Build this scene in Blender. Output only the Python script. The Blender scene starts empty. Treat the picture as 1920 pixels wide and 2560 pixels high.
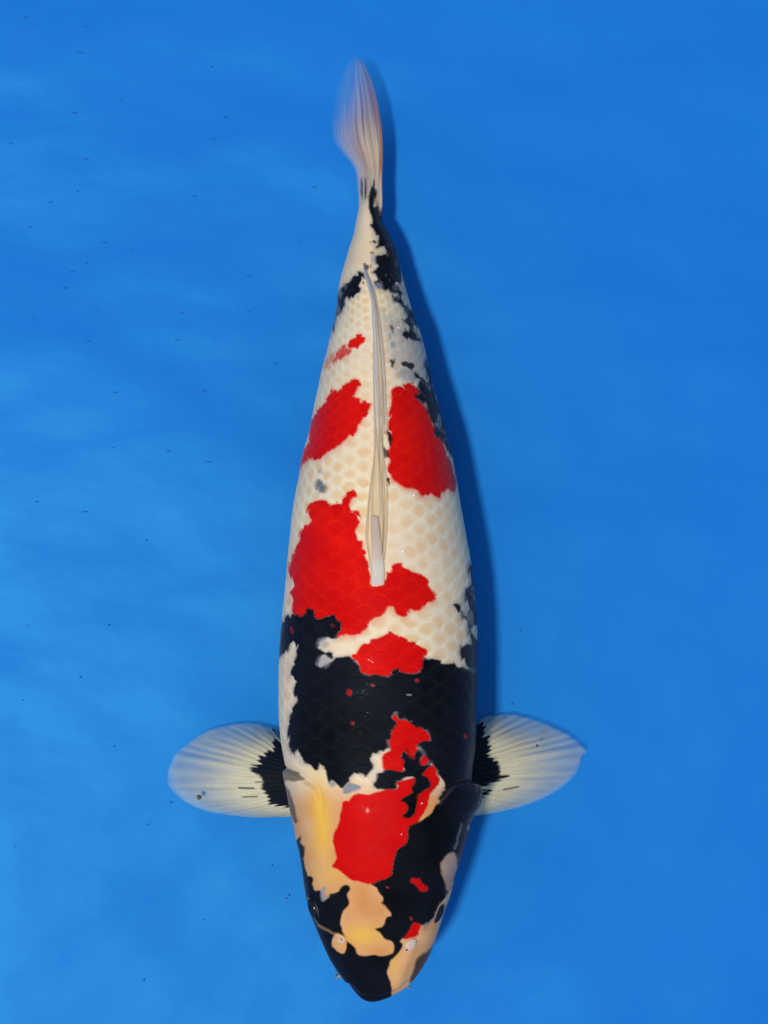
import bpy, math
import numpy as np
from mathutils import Vector

rng = np.random.default_rng(7)
scene = bpy.context.scene
col = scene.collection

# ------------------------------------------------------------------ camera
ZC = 2.2                                   # camera height above the tub floor (m)
KPX = 0.0003 / (ZC - 0.075)                # slope per photograph pixel
cam_d = bpy.data.cameras.new('camera')
cam_d.sensor_fit = 'VERTICAL'
cam_d.angle = 2 * math.atan(1280 * KPX)
cam_d.clip_start, cam_d.clip_end = 0.05, 60
cam = bpy.data.objects.new('camera', cam_d)
cam.location = (0, 0, ZC)
col.objects.link(cam)
scene.camera = cam

# ------------------------------------------------------------------ sky, sun, exposure
SUN = Vector((-0.20, -0.135, 1.0)).normalized()      # towards the sun: steep, from beside the head
world = bpy.data.worlds.new('World')
scene.world = world
world.use_nodes = True
wn = world.node_tree.nodes
sky = wn.new('ShaderNodeTexSky')
sky.sky_type = 'NISHITA'
sky.sun_disc = False
sky.sun_elevation = math.asin(SUN.z)
sky.sun_rotation = math.atan2(SUN.x, SUN.y)
wn['Background'].inputs['Strength'].default_value = 0.14
world.node_tree.links.new(sky.outputs[0], wn['Background'].inputs['Color'])
sun_d = bpy.data.lights.new('sun', 'SUN')
sun_d.energy = 2.75
sun_d.angle = math.radians(4.0)
sun_d.color = (1.0, 0.95, 0.88)
sun = bpy.data.objects.new('sun', sun_d)
sun.rotation_euler = SUN.to_track_quat('Z', 'Y').to_euler()
sun.location = (-1, -1, 4)
col.objects.link(sun)
vs = scene.view_settings
vs.view_transform, vs.look, vs.exposure, vs.gamma = 'Standard', 'None', 0.0, 1.0
vs.use_curve_mapping = False
scene.cycles.max_bounces = 10
scene.cycles.transparent_max_bounces = 24
scene.cycles.use_denoising = True


# ------------------------------------------------------------------ helpers
def W(px, py, z):
    """a point of the photograph, at its own height z above the floor"""
    d = KPX * (ZC - z)
    return (px - 960) * d, -(py - 1280) * d


def pchip(xs, ys, x):
    xs, ys, x = (np.asarray(v, float) for v in (xs, ys, x))
    h, dl = np.diff(xs), np.diff(ys) / np.diff(xs)
    m = np.zeros_like(ys)
    for i in range(1, len(xs) - 1):
        if dl[i - 1] * dl[i] > 0:
            w1, w2 = 2 * h[i] + h[i - 1], h[i] + 2 * h[i - 1]
            m[i] = (w1 + w2) / (w1 / dl[i - 1] + w2 / dl[i])
    m[0], m[-1] = dl[0], dl[-1]
    k = np.clip(np.searchsorted(xs, x) - 1, 0, len(xs) - 2)
    t = (x - xs[k]) / h[k]
    return ((2*t**3 - 3*t**2 + 1) * ys[k] + (t**3 - 2*t**2 + t) * h[k] * m[k]
            + (-2*t**3 + 3*t**2) * ys[k+1] + (t**3 - t**2) * h[k] * m[k+1])


def sstep(a, b, x):
    t = np.clip((x - a) / (b - a), 0, 1)
    return t * t * (3 - 2 * t)


_tab = rng.random((256, 256))


def vnoise(x, y):
    xi, yi = np.floor(x).astype(int), np.floor(y).astype(int)
    fx, fy = x - xi, y - yi
    fx, fy = fx*fx*(3-2*fx), fy*fy*(3-2*fy)
    a, b = _tab[xi & 255, yi & 255], _tab[(xi+1) & 255, yi & 255]
    c, d = _tab[xi & 255, (yi+1) & 255], _tab[(xi+1) & 255, (yi+1) & 255]
    return (a*(1-fx) + b*fx) * (1-fy) + (c*(1-fx) + d*fx) * fy - 0.5


def sdf(poly, x, y):
    """signed distance to a closed outline, positive inside"""
    p = np.asarray(poly, float)
    d2, inside = np.full(x.shape, 1e18), np.zeros(x.shape, bool)
    for i in range(len(p)):
        ax, ay = p[i]
        bx, by = p[(i + 1) % len(p)]
        ex, ey = bx - ax, by - ay
        wx, wy = x - ax, y - ay
        t = np.clip((wx*ex + wy*ey) / (ex*ex + ey*ey + 1e-9), 0, 1)
        d2 = np.minimum(d2, (wx - ex*t)**2 + (wy - ey*t)**2)
        if ay != by:
            inside ^= ((ay > y) != (by > y)) & (x < ex * (y - ay) / (by - ay) + ax)
    d = np.sqrt(d2)
    return np.where(inside, d, -d)


def line_dist(pts, x, y):
    p = np.asarray(pts, float)
    d2 = np.full(x.shape, 1e18)
    for i in range(len(p) - 1):
        ax, ay = p[i]
        ex, ey = p[i+1] - p[i]
        t = np.clip(((x-ax)*ex + (y-ay)*ey) / (ex*ex + ey*ey + 1e-9), 0, 1)
        d2 = np.minimum(d2, (x - ax - ex*t)**2 + (y - ay - ey*t)**2)
    return np.sqrt(d2)


def mesh_obj(name, verts, quads, mat, parent=None, attrs=None, tris=None):
    """verts (n,3), quads (m,4) numpy; attrs {name: (n,3) colours}"""
    me = bpy.data.meshes.new(name)
    verts = np.ascontiguousarray(verts, np.float32)
    quads = np.asarray(quads, np.int32).reshape(-1, 4)
    tris = np.zeros((0, 3), np.int32) if tris is None else np.asarray(tris, np.int32)
    nq, nt = len(quads), len(tris)
    me.vertices.add(len(verts))
    me.vertices.foreach_set('co', verts.ravel())
    loops = np.concatenate([quads.ravel(), tris.ravel()]).astype(np.int32)
    me.loops.add(len(loops))
    me.loops.foreach_set('vertex_index', loops)
    me.polygons.add(nq + nt)
    starts = np.concatenate([np.arange(nq) * 4, nq * 4 + np.arange(nt) * 3]).astype(np.int32)
    me.polygons.foreach_set('loop_start', starts)
    me.polygons.foreach_set('use_smooth', np.ones(nq + nt, bool))
    me.update(calc_edges=True)
    me.validate()
    for k, v in (attrs or {}).items():
        a = me.attributes.new(k, 'FLOAT_COLOR', 'POINT')
        rgba = np.ones((len(verts), 4), np.float32)
        rgba[:, :v.shape[1]] = v
        a.data.foreach_set('color', rgba.ravel())
    me.materials.append(mat)
    o = bpy.data.objects.new(name, me)
    col.objects.link(o)
    o.parent = parent
    return o


def grid_quads(nu, nv, wrap_v=False):
    i = np.arange(nu - 1)[:, None]
    j = np.arange(nv if wrap_v else nv - 1)[None, :]
    j2 = (j + 1) % nv
    a, b, c, d = i*nv + j, i*nv + j2, (i+1)*nv + j2, (i+1)*nv + j
    return np.stack(np.broadcast_arrays(a, b, c, d), -1).reshape(-1, 4)


def tube(name, pts, radii, mat, parent, seg=8, attrs=None, flat=1.0):
    """tapered rounded tube through pts (closed at both ends); flat squeezes it in height"""
    pts = np.asarray(pts, float)
    n = len(pts)
    tan = np.gradient(pts, axis=0)
    tan /= np.linalg.norm(tan, axis=1)[:, None] + 1e-12
    side = np.cross(tan, [0, 0, 1.0])
    side /= np.linalg.norm(side, axis=1)[:, None] + 1e-12
    up = np.cross(side, tan)
    ang = np.arange(seg) * 2 * math.pi / seg
    V = (pts[:, None] + side[:, None] * (np.cos(ang)[None, :, None] * np.asarray(radii)[:, None, None])
         + up[:, None] * (np.sin(ang)[None, :, None] * flat * np.asarray(radii)[:, None, None])).reshape(-1, 3)
    q = grid_quads(n, seg, True)
    V = np.vstack([V, pts[:1], pts[-1:]])
    k = np.arange(seg)
    t0 = np.stack([np.full(seg, n*seg), (k+1) % seg, k], 1)
    t1 = np.stack([np.full(seg, n*seg+1), (n-1)*seg + k, (n-1)*seg + (k+1) % seg], 1)
    return mesh_obj(name, V, q, mat, parent, attrs, np.vstack([t0, t1]))


def empty(name, loc):
    o = bpy.data.objects.new(name, None)
    o.location = loc
    o.empty_display_size = 0.05
    col.objects.link(o)
    return o


def tag(o, label, cat=None, group=None, kind=None):
    o['label'] = label
    if cat: o['category'] = cat
    if group: o['group'] = group
    if kind: o['kind'] = kind
    return o


class NT:
    """a small wrapper for building node materials"""
    def __init__(self, name):
        self.m = bpy.data.materials.new(name)
        self.m.use_nodes = True
        self.t = self.m.node_tree
        self.b = self.t.nodes['Principled BSDF']
        self.out = self.t.nodes['Material Output']

    def n(self, kind, **kw):
        nd = self.t.nodes.new(kind)
        for k, v in kw.items():
            setattr(nd, k, v)
        return nd

    def l(self, a, b):
        self.t.links.new(a, b)

    def mix(self, fac, a, b, mode='MIX'):
        nd = self.n('ShaderNodeMix', data_type='RGBA', blend_type=mode)
        for s, v in ((nd.inputs[0], fac), (nd.inputs[6], a), (nd.inputs[7], b)):
            if isinstance(v, (int, float)):
                s.default_value = v
            elif isinstance(v, tuple):
                s.default_value = (*v, 1)
            else:
                self.l(v, s)
        return nd.outputs[2]

    def math(self, op, a, b=0.0):
        nd = self.n('ShaderNodeMath', operation=op)
        for s, v in ((nd.inputs[0], a), (nd.inputs[1], b)):
            if isinstance(v, (int, float)):
                s.default_value = v
            else:
                self.l(v, s)
        return nd.outputs[0]

    def noise(self, scale, detail=3, rough=0.5, vec=None):
        nd = self.n('ShaderNodeTexNoise')
        nd.inputs['Scale'].default_value = scale
        nd.inputs['Detail'].default_value = detail
        nd.inputs['Roughness'].default_value = rough
        if vec is not None:
            self.l(vec, nd.inputs['Vector'])
        return nd.outputs[0]

    def ramp(self, fac, lo, hi):
        nd = self.n('ShaderNodeMapRange')
        self.l(fac, nd.inputs[0])
        nd.inputs[1].default_value, nd.inputs[2].default_value = 0.3, 0.7
        nd.inputs[3].default_value, nd.inputs[4].default_value = lo, hi
        return nd.outputs[0]

    def attr(self, name):
        nd = self.n('ShaderNodeAttribute', attribute_name=name)
        sep = self.n('ShaderNodeSeparateColor')
        self.l(nd.outputs['Color'], sep.inputs[0])
        self.alpha = nd.outputs['Alpha']
        return nd.outputs['Color'], sep.outputs

    def objco(self, scale=(1, 1, 1)):
        tc = self.n('ShaderNodeTexCoord')
        mp = self.n('ShaderNodeMapping')
        mp.inputs['Scale'].default_value = scale
        self.l(tc.outputs['Object'], mp.inputs[0])
        return mp.outputs[0]


# ------------------------------------------------------------------ materials
def floor_material():
    t = NT('blue_vinyl')
    co = t.objco()
    wide = t.noise(5.0, 3, 0.5, t.objco((0.6, 1.5, 1)))
    fine = t.noise(160, 2, 0.5, co)
    c = t.mix(t.ramp(wide, 0, 1), (0.0090, 0.138, 0.455), (0.0105, 0.147, 0.472))
    c = t.mix(t.ramp(fine, 0.0, 0.12), c, (0.012, 0.165, 0.50))
    t.l(c, t.b.inputs['Base Color'])
    t.b.inputs['Roughness'].default_value = 0.36
    t.b.inputs['Specular IOR Level'].default_value = 0.155
    t.b.inputs['Specular Tint'].default_value = (0.16, 0.85, 1.0, 1)
    bump = t.n('ShaderNodeBump')
    bump.inputs['Strength'].default_value = 0.46
    bump.inputs['Distance'].default_value = 0.02
    hts = t.math('ADD', t.noise(4.5, 2, 0.45, t.objco((0.9, 1.5, 1))), t.math('MULTIPLY', t.noise(13, 3, 0.5, t.objco((0.9, 1.4, 1))), 0.10))
    t.l(hts, bump.inputs['Height'])
    t.l(bump.outputs[0], t.b.inputs['Normal'])
    return t.m


def skin_material():
    t = NT('koi_skin')
    co = t.objco()
    _, a = t.attr('pigment')           # red, black, grey, scale edge
    line = t.alpha                     # hair-thin hind edge of each scale
    _, b = t.attr('skin')              # pale scale rim, head tan, yellow
    n1, n2 = t.noise(45, 4, 0.55, co), t.noise(260, 3, 0.6, co)
    cream = t.mix(t.ramp(n1, 0, 1), (0.71, 0.435, 0.20), (0.75, 0.51, 0.27))
    cream = t.mix(b[0], cream, (0.80, 0.655, 0.435))
    cream = t.mix(t.math('MULTIPLY', line, 0.08), cream, (0.80, 0.68, 0.50))
    n4 = t.noise(22, 3, 0.55, t.objco((1, 1, 1.3)))
    cream = t.mix(t.ramp(n4, 0.0, 0.38), cream, (0.74, 0.50, 0.36))
    tan = t.mix(t.ramp(n1, 0, 1), (0.575, 0.215, 0.055), (0.65, 0.275, 0.088))
    tan = t.mix(t.ramp(n2, 0.0, 0.30), tan, (0.50, 0.19, 0.055))
    tan = t.mix(t.ramp(n4, 0.0, 0.30), tan, (0.70, 0.37, 0.20))
    c = t.mix(b[1], cream, tan)
    c = t.mix(b[2], c, (0.76, 0.41, 0.055))
    red = t.mix(t.ramp(n1, 0, 1), (0.62, 0.0032, 0.0030), (0.78, 0.0072, 0.0030))
    n3 = t.noise(14, 2, 0.5, co)
    red = t.mix(t.ramp(n3, 0.42, 0.0), red, (0.42, 0.0020, 0.0036))
    red = t.mix(t.math('MULTIPLY', t.math('SUBTRACT', 1.0, b[0]), 0.35), red, (0.50, 0.0020, 0.0034))
    red = t.mix(t.math('MULTIPLY', line, 0.26), red, (0.86, 0.032, 0.006))
    grey = t.mix(t.ramp(n1, 0, 1), (0.16, 0.175, 0.20), (0.29, 0.29, 0.30))
    black = t.mix(t.ramp(n1, 0, 1), (0.0016, 0.0016, 0.0024), (0.0042, 0.0040, 0.0052))
    black = t.mix(t.math('MULTIPLY', b[0], 0.22), black, (0.013, 0.014, 0.019))
    black = t.mix(t.math('MULTIPLY', line, 0.40), black, (0.018, 0.019, 0.026))
    black = t.mix(t.ramp(n4, 0.0, 0.7), black, (0.0085, 0.0100, 0.0160))
    c = t.mix(a[2], c, grey)
    c = t.mix(a[0], c, red)
    c = t.mix(a[1], c, black)
    t.l(c, t.b.inputs['Base Color'])
    t.l(t.ramp(n1, 0.42, 0.54), t.b.inputs['Roughness'])
    t.b.inputs['Specular IOR Level'].default_value = 0.022
    wet = t.n('ShaderNodeMapRange')
    t.l(t.noise(95, 2, 0.6, co), wet.inputs[0])
    wet.inputs[1].default_value, wet.inputs[2].default_value, wet.inputs[4].default_value = 0.56, 0.68, 0.45
    t.l(wet.outputs[0], t.b.inputs['Coat Weight'])
    t.b.inputs['Coat Roughness'].default_value = 0.12
    t.b.inputs['Coat IOR'].default_value = 1.14
    t.b.inputs['Sheen Weight'].default_value = 0.10
    t.b.inputs['Sheen Roughness'].default_value = 0.35
    t.b.inputs['Sheen Tint'].default_value = (0.70, 0.80, 1.0, 1)
    bump = t.n('ShaderNodeBump')
    bump.inputs['Strength'].default_value = 0.10
    bump.inputs['Distance'].default_value = 0.0008
    t.l(n2, bump.inputs['Height'])
    t.l(bump.outputs[0], t.b.inputs['Normal'])
    return t.m


def fin_material(name, trans=0.35):
    t = NT(name)
    c, _ = t.attr('tint')
    _, a = t.attr('body')              # opacity, -, -
    n1 = t.noise(70, 3, 0.5, t.objco())
    cc = t.mix(t.ramp(n1, 0, 0.18), c, (0.60, 0.50, 0.34), 'MULTIPLY')
    t.l(cc, t.b.inputs['Base Color'])
    t.b.inputs['Roughness'].default_value = 0.5
    t.b.inputs['Specular IOR Level'].default_value = 0.12
    tl = t.n('ShaderNodeBsdfTranslucent')
    t.l(cc, tl.inputs['Color'])
    m1 = t.n('ShaderNodeMixShader')
    m1.inputs[0].default_value = trans
    t.l(t.b.outputs[0], m1.inputs[1])
    t.l(tl.outputs[0], m1.inputs[2])
    tr = t.n('ShaderNodeBsdfTransparent')
    m2 = t.n('ShaderNodeMixShader')
    t.l(a[0], m2.inputs[0])
    t.l(tr.outputs[0], m2.inputs[1])
    t.l(m1.outputs[0], m2.inputs[2])
    t.l(m2.outputs[0], t.out.inputs['Surface'])
    return t.m


def plain(name, c, rough=0.4, spec=0.3, vary=0.12, scale=200):
    t = NT(name)
    n1 = t.noise(scale, 2, 0.5, t.objco())
    hi = tuple(min(1, v * (1 + vary)) for v in c)
    lo = tuple(v * (1 - vary) for v in c)
    t.l(t.mix(t.ramp(n1, 0, 1), lo, hi), t.b.inputs['Base Color'])
    t.b.inputs['Roughness'].default_value = rough
    t.b.inputs['Specular IOR Level'].default_value = spec
    return t.m


M_FLOOR, M_SKIN = floor_material(), skin_material()
M_FIN = fin_material('fin_membrane', 0.35)
M_TAIL = fin_material('tail_membrane', 0.30)
M_DORSAL = fin_material('dorsal_membrane', 0.15)

# ------------------------------------------------------------------ tub floor and water
g = np.concatenate([np.linspace(-4, -0.7, 12)[:-1], np.linspace(-0.7, 0.7, 141), np.linspace(0.7, 4, 12)[1:]])
gx, gy = np.meshgrid(g, g, indexing='ij')
und = 0.0016 * vnoise(gx*3.1 + 40, gy*6.0 + 20) + 0.0008 * vnoise(gx*8 + 9, gy*14 + 70)
gz = und * (np.maximum(abs(gx), abs(gy)) < 1.2)
floor = mesh_obj('tub_floor', np.stack([gx, gy, gz], -1).reshape(-1, 3), grid_quads(len(g), len(g))[:, ::-1], M_FLOOR)
tag(floor, 'plain bright blue vinyl floor of the viewing tub under the koi', kind='structure')

wm = bpy.data.materials.new('clear_water')
wm.use_nodes = True
if hasattr(wm, 'cycles') and hasattr(wm.cycles, 'homogeneous_volume'):
    wm.cycles.homogeneous_volume = True
wt = wm.node_tree
wt.nodes.remove(wt.nodes['Principled BSDF'])
va = wt.nodes.new('ShaderNodeVolumeAbsorption')
va.inputs['Color'].default_value = (0.66, 0.90, 1.0, 1)
va.inputs['Density'].default_value = 0.9
wt.links.new(va.outputs[0], wt.nodes['Material Output'].inputs['Volume'])
bx = np.array([[x, y, z] for x in (-4.2, 4.2) for y in (-4.2, 4.2) for z in (-0.05, 0.26)])
water = mesh_obj('water', bx, [[0, 1, 3, 2], [4, 6, 7, 5], [0, 4, 5, 1], [2, 3, 7, 6], [0, 2, 6, 4], [1, 5, 7, 3]], wm)
water.data.polygons.foreach_set('use_smooth', np.zeros(6, bool))
tag(water, 'clear shallow water filling the blue tub around the koi', kind='structure')


# ------------------------------------------------------------------ traced outlines (photograph pixels)
def T(ox, oy, k, *pts):
    return [(ox + x / k, oy + y / k) for x, y in pts]


Z1 = lambda *p: T(700, 2000, 3.0722, *p)
Z2 = lambda *p: T(680, 1740, 2.9625, *p)
Z3 = lambda *p: T(680, 1350, 2.9625, *p)
Z4 = lambda *p: T(680, 1000, 2.9625, *p)
Z5 = lambda *p: T(720, 660, 3.4563, *p)
Z6 = lambda *p: T(780, 400, 5.1844, *p)
Z7 = lambda *p: T(780, 100, 5.5292, *p)
ZL = lambda *p: T(400, 1760, 4.3658, *p)
ZR = lambda *p: T(1140, 1740, 4.6083, *p)
ZE = lambda *p: T(760, 2150, 6.9125, *p)
ZF = lambda *p: T(960, 2150, 6.1458, *p)

SIL = np.array([
    (486, 924, 934), (496, 914, 940), (508, 904, 945), (520, 898, 948), (535, 894, 950), (560, 889, 959), (590, 883, 975), (620, 873, 988), (650, 865, 997),
    (680, 856, 1003), (710, 849, 1010.5), (740, 845, 1019), (765, 843, 1026), (800, 837, 1038), (833, 828, 1051), (875, 819, 1062), (920, 806, 1071.5),
    (965, 797, 1083), (1010, 786.5, 1096), (1055, 778, 1108), (1100, 767, 1121), (1150, 754, 1132), (1200, 746, 1141),
    (1250, 736, 1149), (1300, 729, 1158), (1350, 724, 1167), (1400, 719, 1176), (1450, 715, 1183), (1500, 710, 1188),
    (1550, 705, 1191), (1600, 701, 1193), (1650, 698.5, 1193), (1700, 697, 1193), (1750, 697, 1191), (1800, 698.5, 1190),
    (1850, 703, 1188), (1880, 708, 1186), (1920, 714, 1181), (1945, 716, 1179), (1962, 717, 1188), (1983, 719, 1197),
    (2005, 722, 1195), (2030, 727, 1184), (2060, 734, 1173), (2100, 742, 1163), (2140, 751, 1153), (2180, 757.5, 1142),
    (2220, 763, 1131), (2250, 769, 1121), (2280, 777, 1110), (2310, 788, 1100), (2340, 799, 1091), (2370, 812, 1080),
    (2400, 827, 1066), (2430, 845, 1049), (2450, 860, 1034), (2470, 877, 1012), (2485, 892, 987), (2495, 904, 966),
    (2502, 917, 946), (2505, 929, 932)], float)
# height of back and belly above the floor (m)
HGT = np.array([
    (486, .053, .047), (500, .060, .040), (535, .071, .030), (700, .104, .024), (1000, .139, .016), (1300, .158, .011), (1600, .163, .010),
    (1850, .157, .011), (2000, .148, .014), (2100, .138, .017), (2200, .125, .021), (2300, .109, .026), (2380, .094, .031),
    (2440, .079, .036), (2480, .067, .041), (2498, .060, .046), (2505, .054, .052)], float)
YEND = 2505.0

NR = 1240
tt = np.linspace(0, 1, NR)
py_r = 486 + (YEND - 486) * (tt + 0.10 * np.sin(math.pi * tt) ** 2 * tt)      # a little denser towards the snout
py_r = 486 + (YEND - 486) * (py_r - 486) / (py_r[-1] - 486)
tail_fine = np.linspace(0, 1, 40)
py_r = np.concatenate([py_r[py_r < 2488], 2488 + (YEND - 2488) * np.sin(tail_fine * math.pi / 2)])
NR = len(py_r)
XL, XR = pchip(SIL[:, 0], SIL[:, 1], py_r), pchip(SIL[:, 0], SIL[:, 2], py_r)
ZT, ZB = pchip(HGT[:, 0], HGT[:, 1], py_r), pchip(HGT[:, 0], HGT[:, 2], py_r)
LIFT = pchip([486, 700, 1000, 1400, 1700, 2000, 2300, 2505], [-.004, -.009, -.006, 0, .006, .023, .043, .053], py_r)      # the head is carried higher than the tail
ZT, ZB = ZT + LIFT, ZB + LIFT
ZE_ = ZB + (ZT - ZB) * 0.46
cxp, hwp = (XL + XR) / 2, (XR - XL) / 2
RX, RY = W(cxp, py_r, ZE_)
RHW = hwp * KPX * (ZC - ZE_)
EXPO = 2.0 + 0.30 * sstep(1500, 1900, py_r)

NUP, NLO = 300, 90
ph = np.concatenate([np.linspace(0, math.pi, NUP, endpoint=False), np.linspace(math.pi, 2*math.pi, NLO, endpoint=False)])
NP = len(ph)
cph, sph = np.cos(ph)[None], np.sin(ph)[None]
ex = (2 / EXPO)[:, None]
BX = RX[:, None] - RHW[:, None] * np.sign(cph) * np.abs(cph) ** ex
hgt = np.where(sph > 0, (ZT - ZE_)[:, None], (ZE_ - ZB)[:, None])
BZ = ZE_[:, None] + hgt * np.sign(sph) * np.abs(sph) ** ex
BY = np.repeat(RY[:, None], NP, 1)


def body_top(x, y):
    """height of the bare back above the floor at a ground position"""
    o = np.argsort(RY)
    f = lambda v: np.interp(y, RY[o], v[o])
    t = np.clip(np.abs(x - f(RX)) / np.maximum(f(RHW), 1e-5), 0, 0.999)
    n = f(EXPO)
    return f(ZE_) + f(ZT - ZE_) * (1 - t ** n) ** (1 / n)


def on_back(px, py, h=0.0):
    """the point at height h over the back that stands at photograph position px, py"""
    px, py = np.asarray(px, float), np.asarray(py, float)
    z = np.full(np.broadcast(px, py).shape, 0.1)
    for _ in range(6):
        x, y = W(px, py, z)
        z = body_top(x, y) + h
    return np.stack(np.broadcast_arrays(x, y, z), -1)


def project(x, y, z):
    d = KPX * (ZC - z)
    return 960 + x / d, 1280 - y / d


PX, PY = project(BX, BY, BZ)
jx = 4.2 * vnoise(PX / 13, PY / 13) + 1.8 * vnoise(PX / 4.5 + 31, PY / 4.5 + 7)
jy = 4.2 * vnoise(PX / 13 + 90, PY / 13 + 50) + 1.8 * vnoise(PX / 4.5 + 61, PY / 4.5 + 17)

# ------------------------------------------------------------------ pigment patches and a few painted highlights
R_SADDLE = Z4((330, 740), (365, 735), (410, 750), (415, 780), (450, 768), (500, 765), (520, 765), (515, 740), (530, 710), (580, 675), (620, 668), (635, 690), (630, 720),
              (590, 745), (570, 790), (580, 820), (620, 818), (650, 845), (640, 880), (665, 905), (640, 945), (620, 965), (630, 1010), (640, 1035), (675, 1040), (670, 1080),
              (660, 1110), (690, 1130), (700, 1170), (715, 1220), (730, 1260), (735, 1310), (728, 1385), (760, 1378), (800, 1384), (830, 1370), (835, 1275), (870, 1265), (885, 1235),
              (930, 1220), (965, 1218), (970, 1245), (1020, 1255), (1055, 1290), (1100, 1280), (1140, 1310), (1160, 1345), (1155, 1370), (1190, 1410), (1222, 1478)) + \
    Z3((1190, 460), (1150, 475), (1120, 500), (1100, 530), (1060, 525), (1015, 515), (1010, 550), (970, 575), (920, 545), (895, 490), (860, 500), (840, 540), (790, 580), (730, 600), (715, 620),
       (710, 660), (680, 665), (650, 690), (610, 720), (560, 695), (520, 710), (480, 735), (470, 690), (400, 620), (300, 600), (150, 560), (145, 500), (155, 440), (135, 430), (140, 380),
       (165, 330), (160, 300), (125, 270), (130, 180), (150, 130)) + Z4((165, 1130), (175, 1080), (205, 1040), (200, 1000), (215, 960), (250, 930), (290, 905), (285, 880), (258, 845), (270, 800), (300, 765))
R_MID = Z3((580, 855), (600, 835), (640, 830), (650, 790), (680, 765), (720, 765), (725, 735), (760, 725), (810, 715), (850, 690), (875, 678), (900, 710), (960, 720), (1000, 740), (1000, 765),
           (1050, 760), (1100, 785), (1140, 830), (1140, 870), (1110, 885), (1120, 950), (1100, 985), (1050, 995), (970, 990), (890, 1000), (830, 1020), (740, 1005), (660, 990), (650, 940), (600, 890))
R_RIGHT = Z5((870, 1090), (905, 1060), (940, 1040), (985, 1045), (1010, 1065), (1025, 1040), (1070, 1038), (1110, 1060), (1140, 1110), (1130, 1135), (1110, 1150), (1140, 1190), (1175, 1200), (1195, 1240),
             (1220, 1310), (1240, 1370), (1280, 1400), (1300, 1420), (1270, 1445), (1275, 1490), (1310, 1500), (1340, 1560), (1360, 1620), (1400, 1700)) + \
    Z4((1330, 450), (1355, 550), (1372, 640), (1345, 690), (1310, 655), (1270, 680), (1240, 735), (1200, 710), (1170, 690), (1120, 730), (1080, 700), (1060, 665), (1010, 650), (960, 640), (910, 605),
       (870, 575), (865, 520), (870, 440), (865, 380), (870, 345), (895, 300), (870, 250), (865, 170), (870, 90), (880, 20)) + Z5((880, 1220), (885, 1150))
R_LEFT = Z5((430, 1100), (450, 1075), (500, 1040), (550, 1008), (600, 1005), (635, 1030), (630, 1060), (595, 1090), (575, 1125), (560, 1145), (600, 1145), (625, 1160), (620, 1200), (650, 1185), (700, 1195),
            (722, 1215), (715, 1245), (690, 1265), (680, 1310), (640, 1350), (610, 1410), (580, 1450), (550, 1480), (500, 1540), (430, 1580), (370, 1610), (330, 1640), (280, 1680), (220, 1690), (215, 1650),
            (180, 1690), (150, 1715), (105, 1770), (70, 1850), (100, 1720), (130, 1600), (170, 1560), (185, 1430), (195, 1390), (220, 1310), (270, 1260), (280, 1240), (310, 1210), (345, 1150), (370, 1100),
            (400, 1080), (420, 1085), (425, 1110))
R_S1 = Z5((510, 710), (530, 670), (570, 630), (610, 608), (660, 612), (678, 635), (665, 660), (620, 690), (580, 728), (540, 720))
R_S2 = Z5((450, 745), (470, 710), (495, 700), (490, 730), (535, 735), (540, 765), (510, 790), (460, 810), (400, 850), (375, 860), (400, 810), (420, 780))
R_S3 = Z5((300, 890), (330, 830), (370, 770), (410, 755), (415, 790), (390, 830), (370, 880), (320, 910))
R_HEAD = Z2((520, 780), (540, 770), (560, 785), (580, 750), (610, 730), (660, 725), (720, 735), (780, 705), (800, 700), (870, 695), (920, 690), (935, 660), (910, 640), (950, 625), (1000, 620), (1050, 600),
            (1060, 620), (1100, 640), (1110, 590), (1130, 555), (1165, 520), (1190, 500), (1215, 540), (1225, 580), (1245, 620), (1235, 660), (1200, 690), (1170, 730), (1160, 790), (1140, 850), (1105, 900),
            (1075, 940), (1020, 965), (1005, 990), (1005, 1060), (990, 1100), (920, 1130), (915, 1180), (900, 1240), (890, 1290), (885, 1330), (850, 1355), (800, 1360), (740, 1395), (700, 1390), (650, 1370),
            (600, 1365), (560, 1345), (520, 1310), (490, 1285), (445, 1260), (450, 1240), (475, 1215), (470, 1170), (455, 1120), (445, 1050), (460, 1000), (490, 960), (495, 920), (505, 860), (520, 830))
R_NAPE = Z2((890, 145), (915, 128), (935, 150), (945, 180), (985, 170), (1030, 190), (1060, 220), (1110, 235), (1140, 260), (1180, 300), (1180, 330), (1140, 335), (1095, 340), (1085, 390), (1100, 430), (1000, 480),
            (980, 520), (965, 570), (920, 565), (870, 545), (820, 560), (820, 520), (800, 455), (820, 420), (870, 395), (860, 350), (855, 325), (885, 280), (885, 250), (910, 230), (930, 200), (895, 170))
R_NAPE2 = Z2((1115, 420), (1160, 460), (1165, 490), (1120, 515), (1100, 505), (1105, 460))
R_NAPE3 = Z2((1003, 405), (1048, 400), (1050, 440), (1040, 468), (1022, 450))
R_BROW = Z1((1000, 605), (1020, 598), (1050, 605), (1065, 600), (1085, 630), (1110, 655), (1135, 660), (1138, 690), (1110, 705), (1080, 705), (1060, 675), (1030, 645), (1000, 635))
R_NOSE = Z1((1020, 940), (1050, 938), (1080, 965), (1065, 1000), (1060, 1030), (1020, 1060), (960, 1067), (945, 1057), (985, 1020), (1005, 985))
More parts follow.
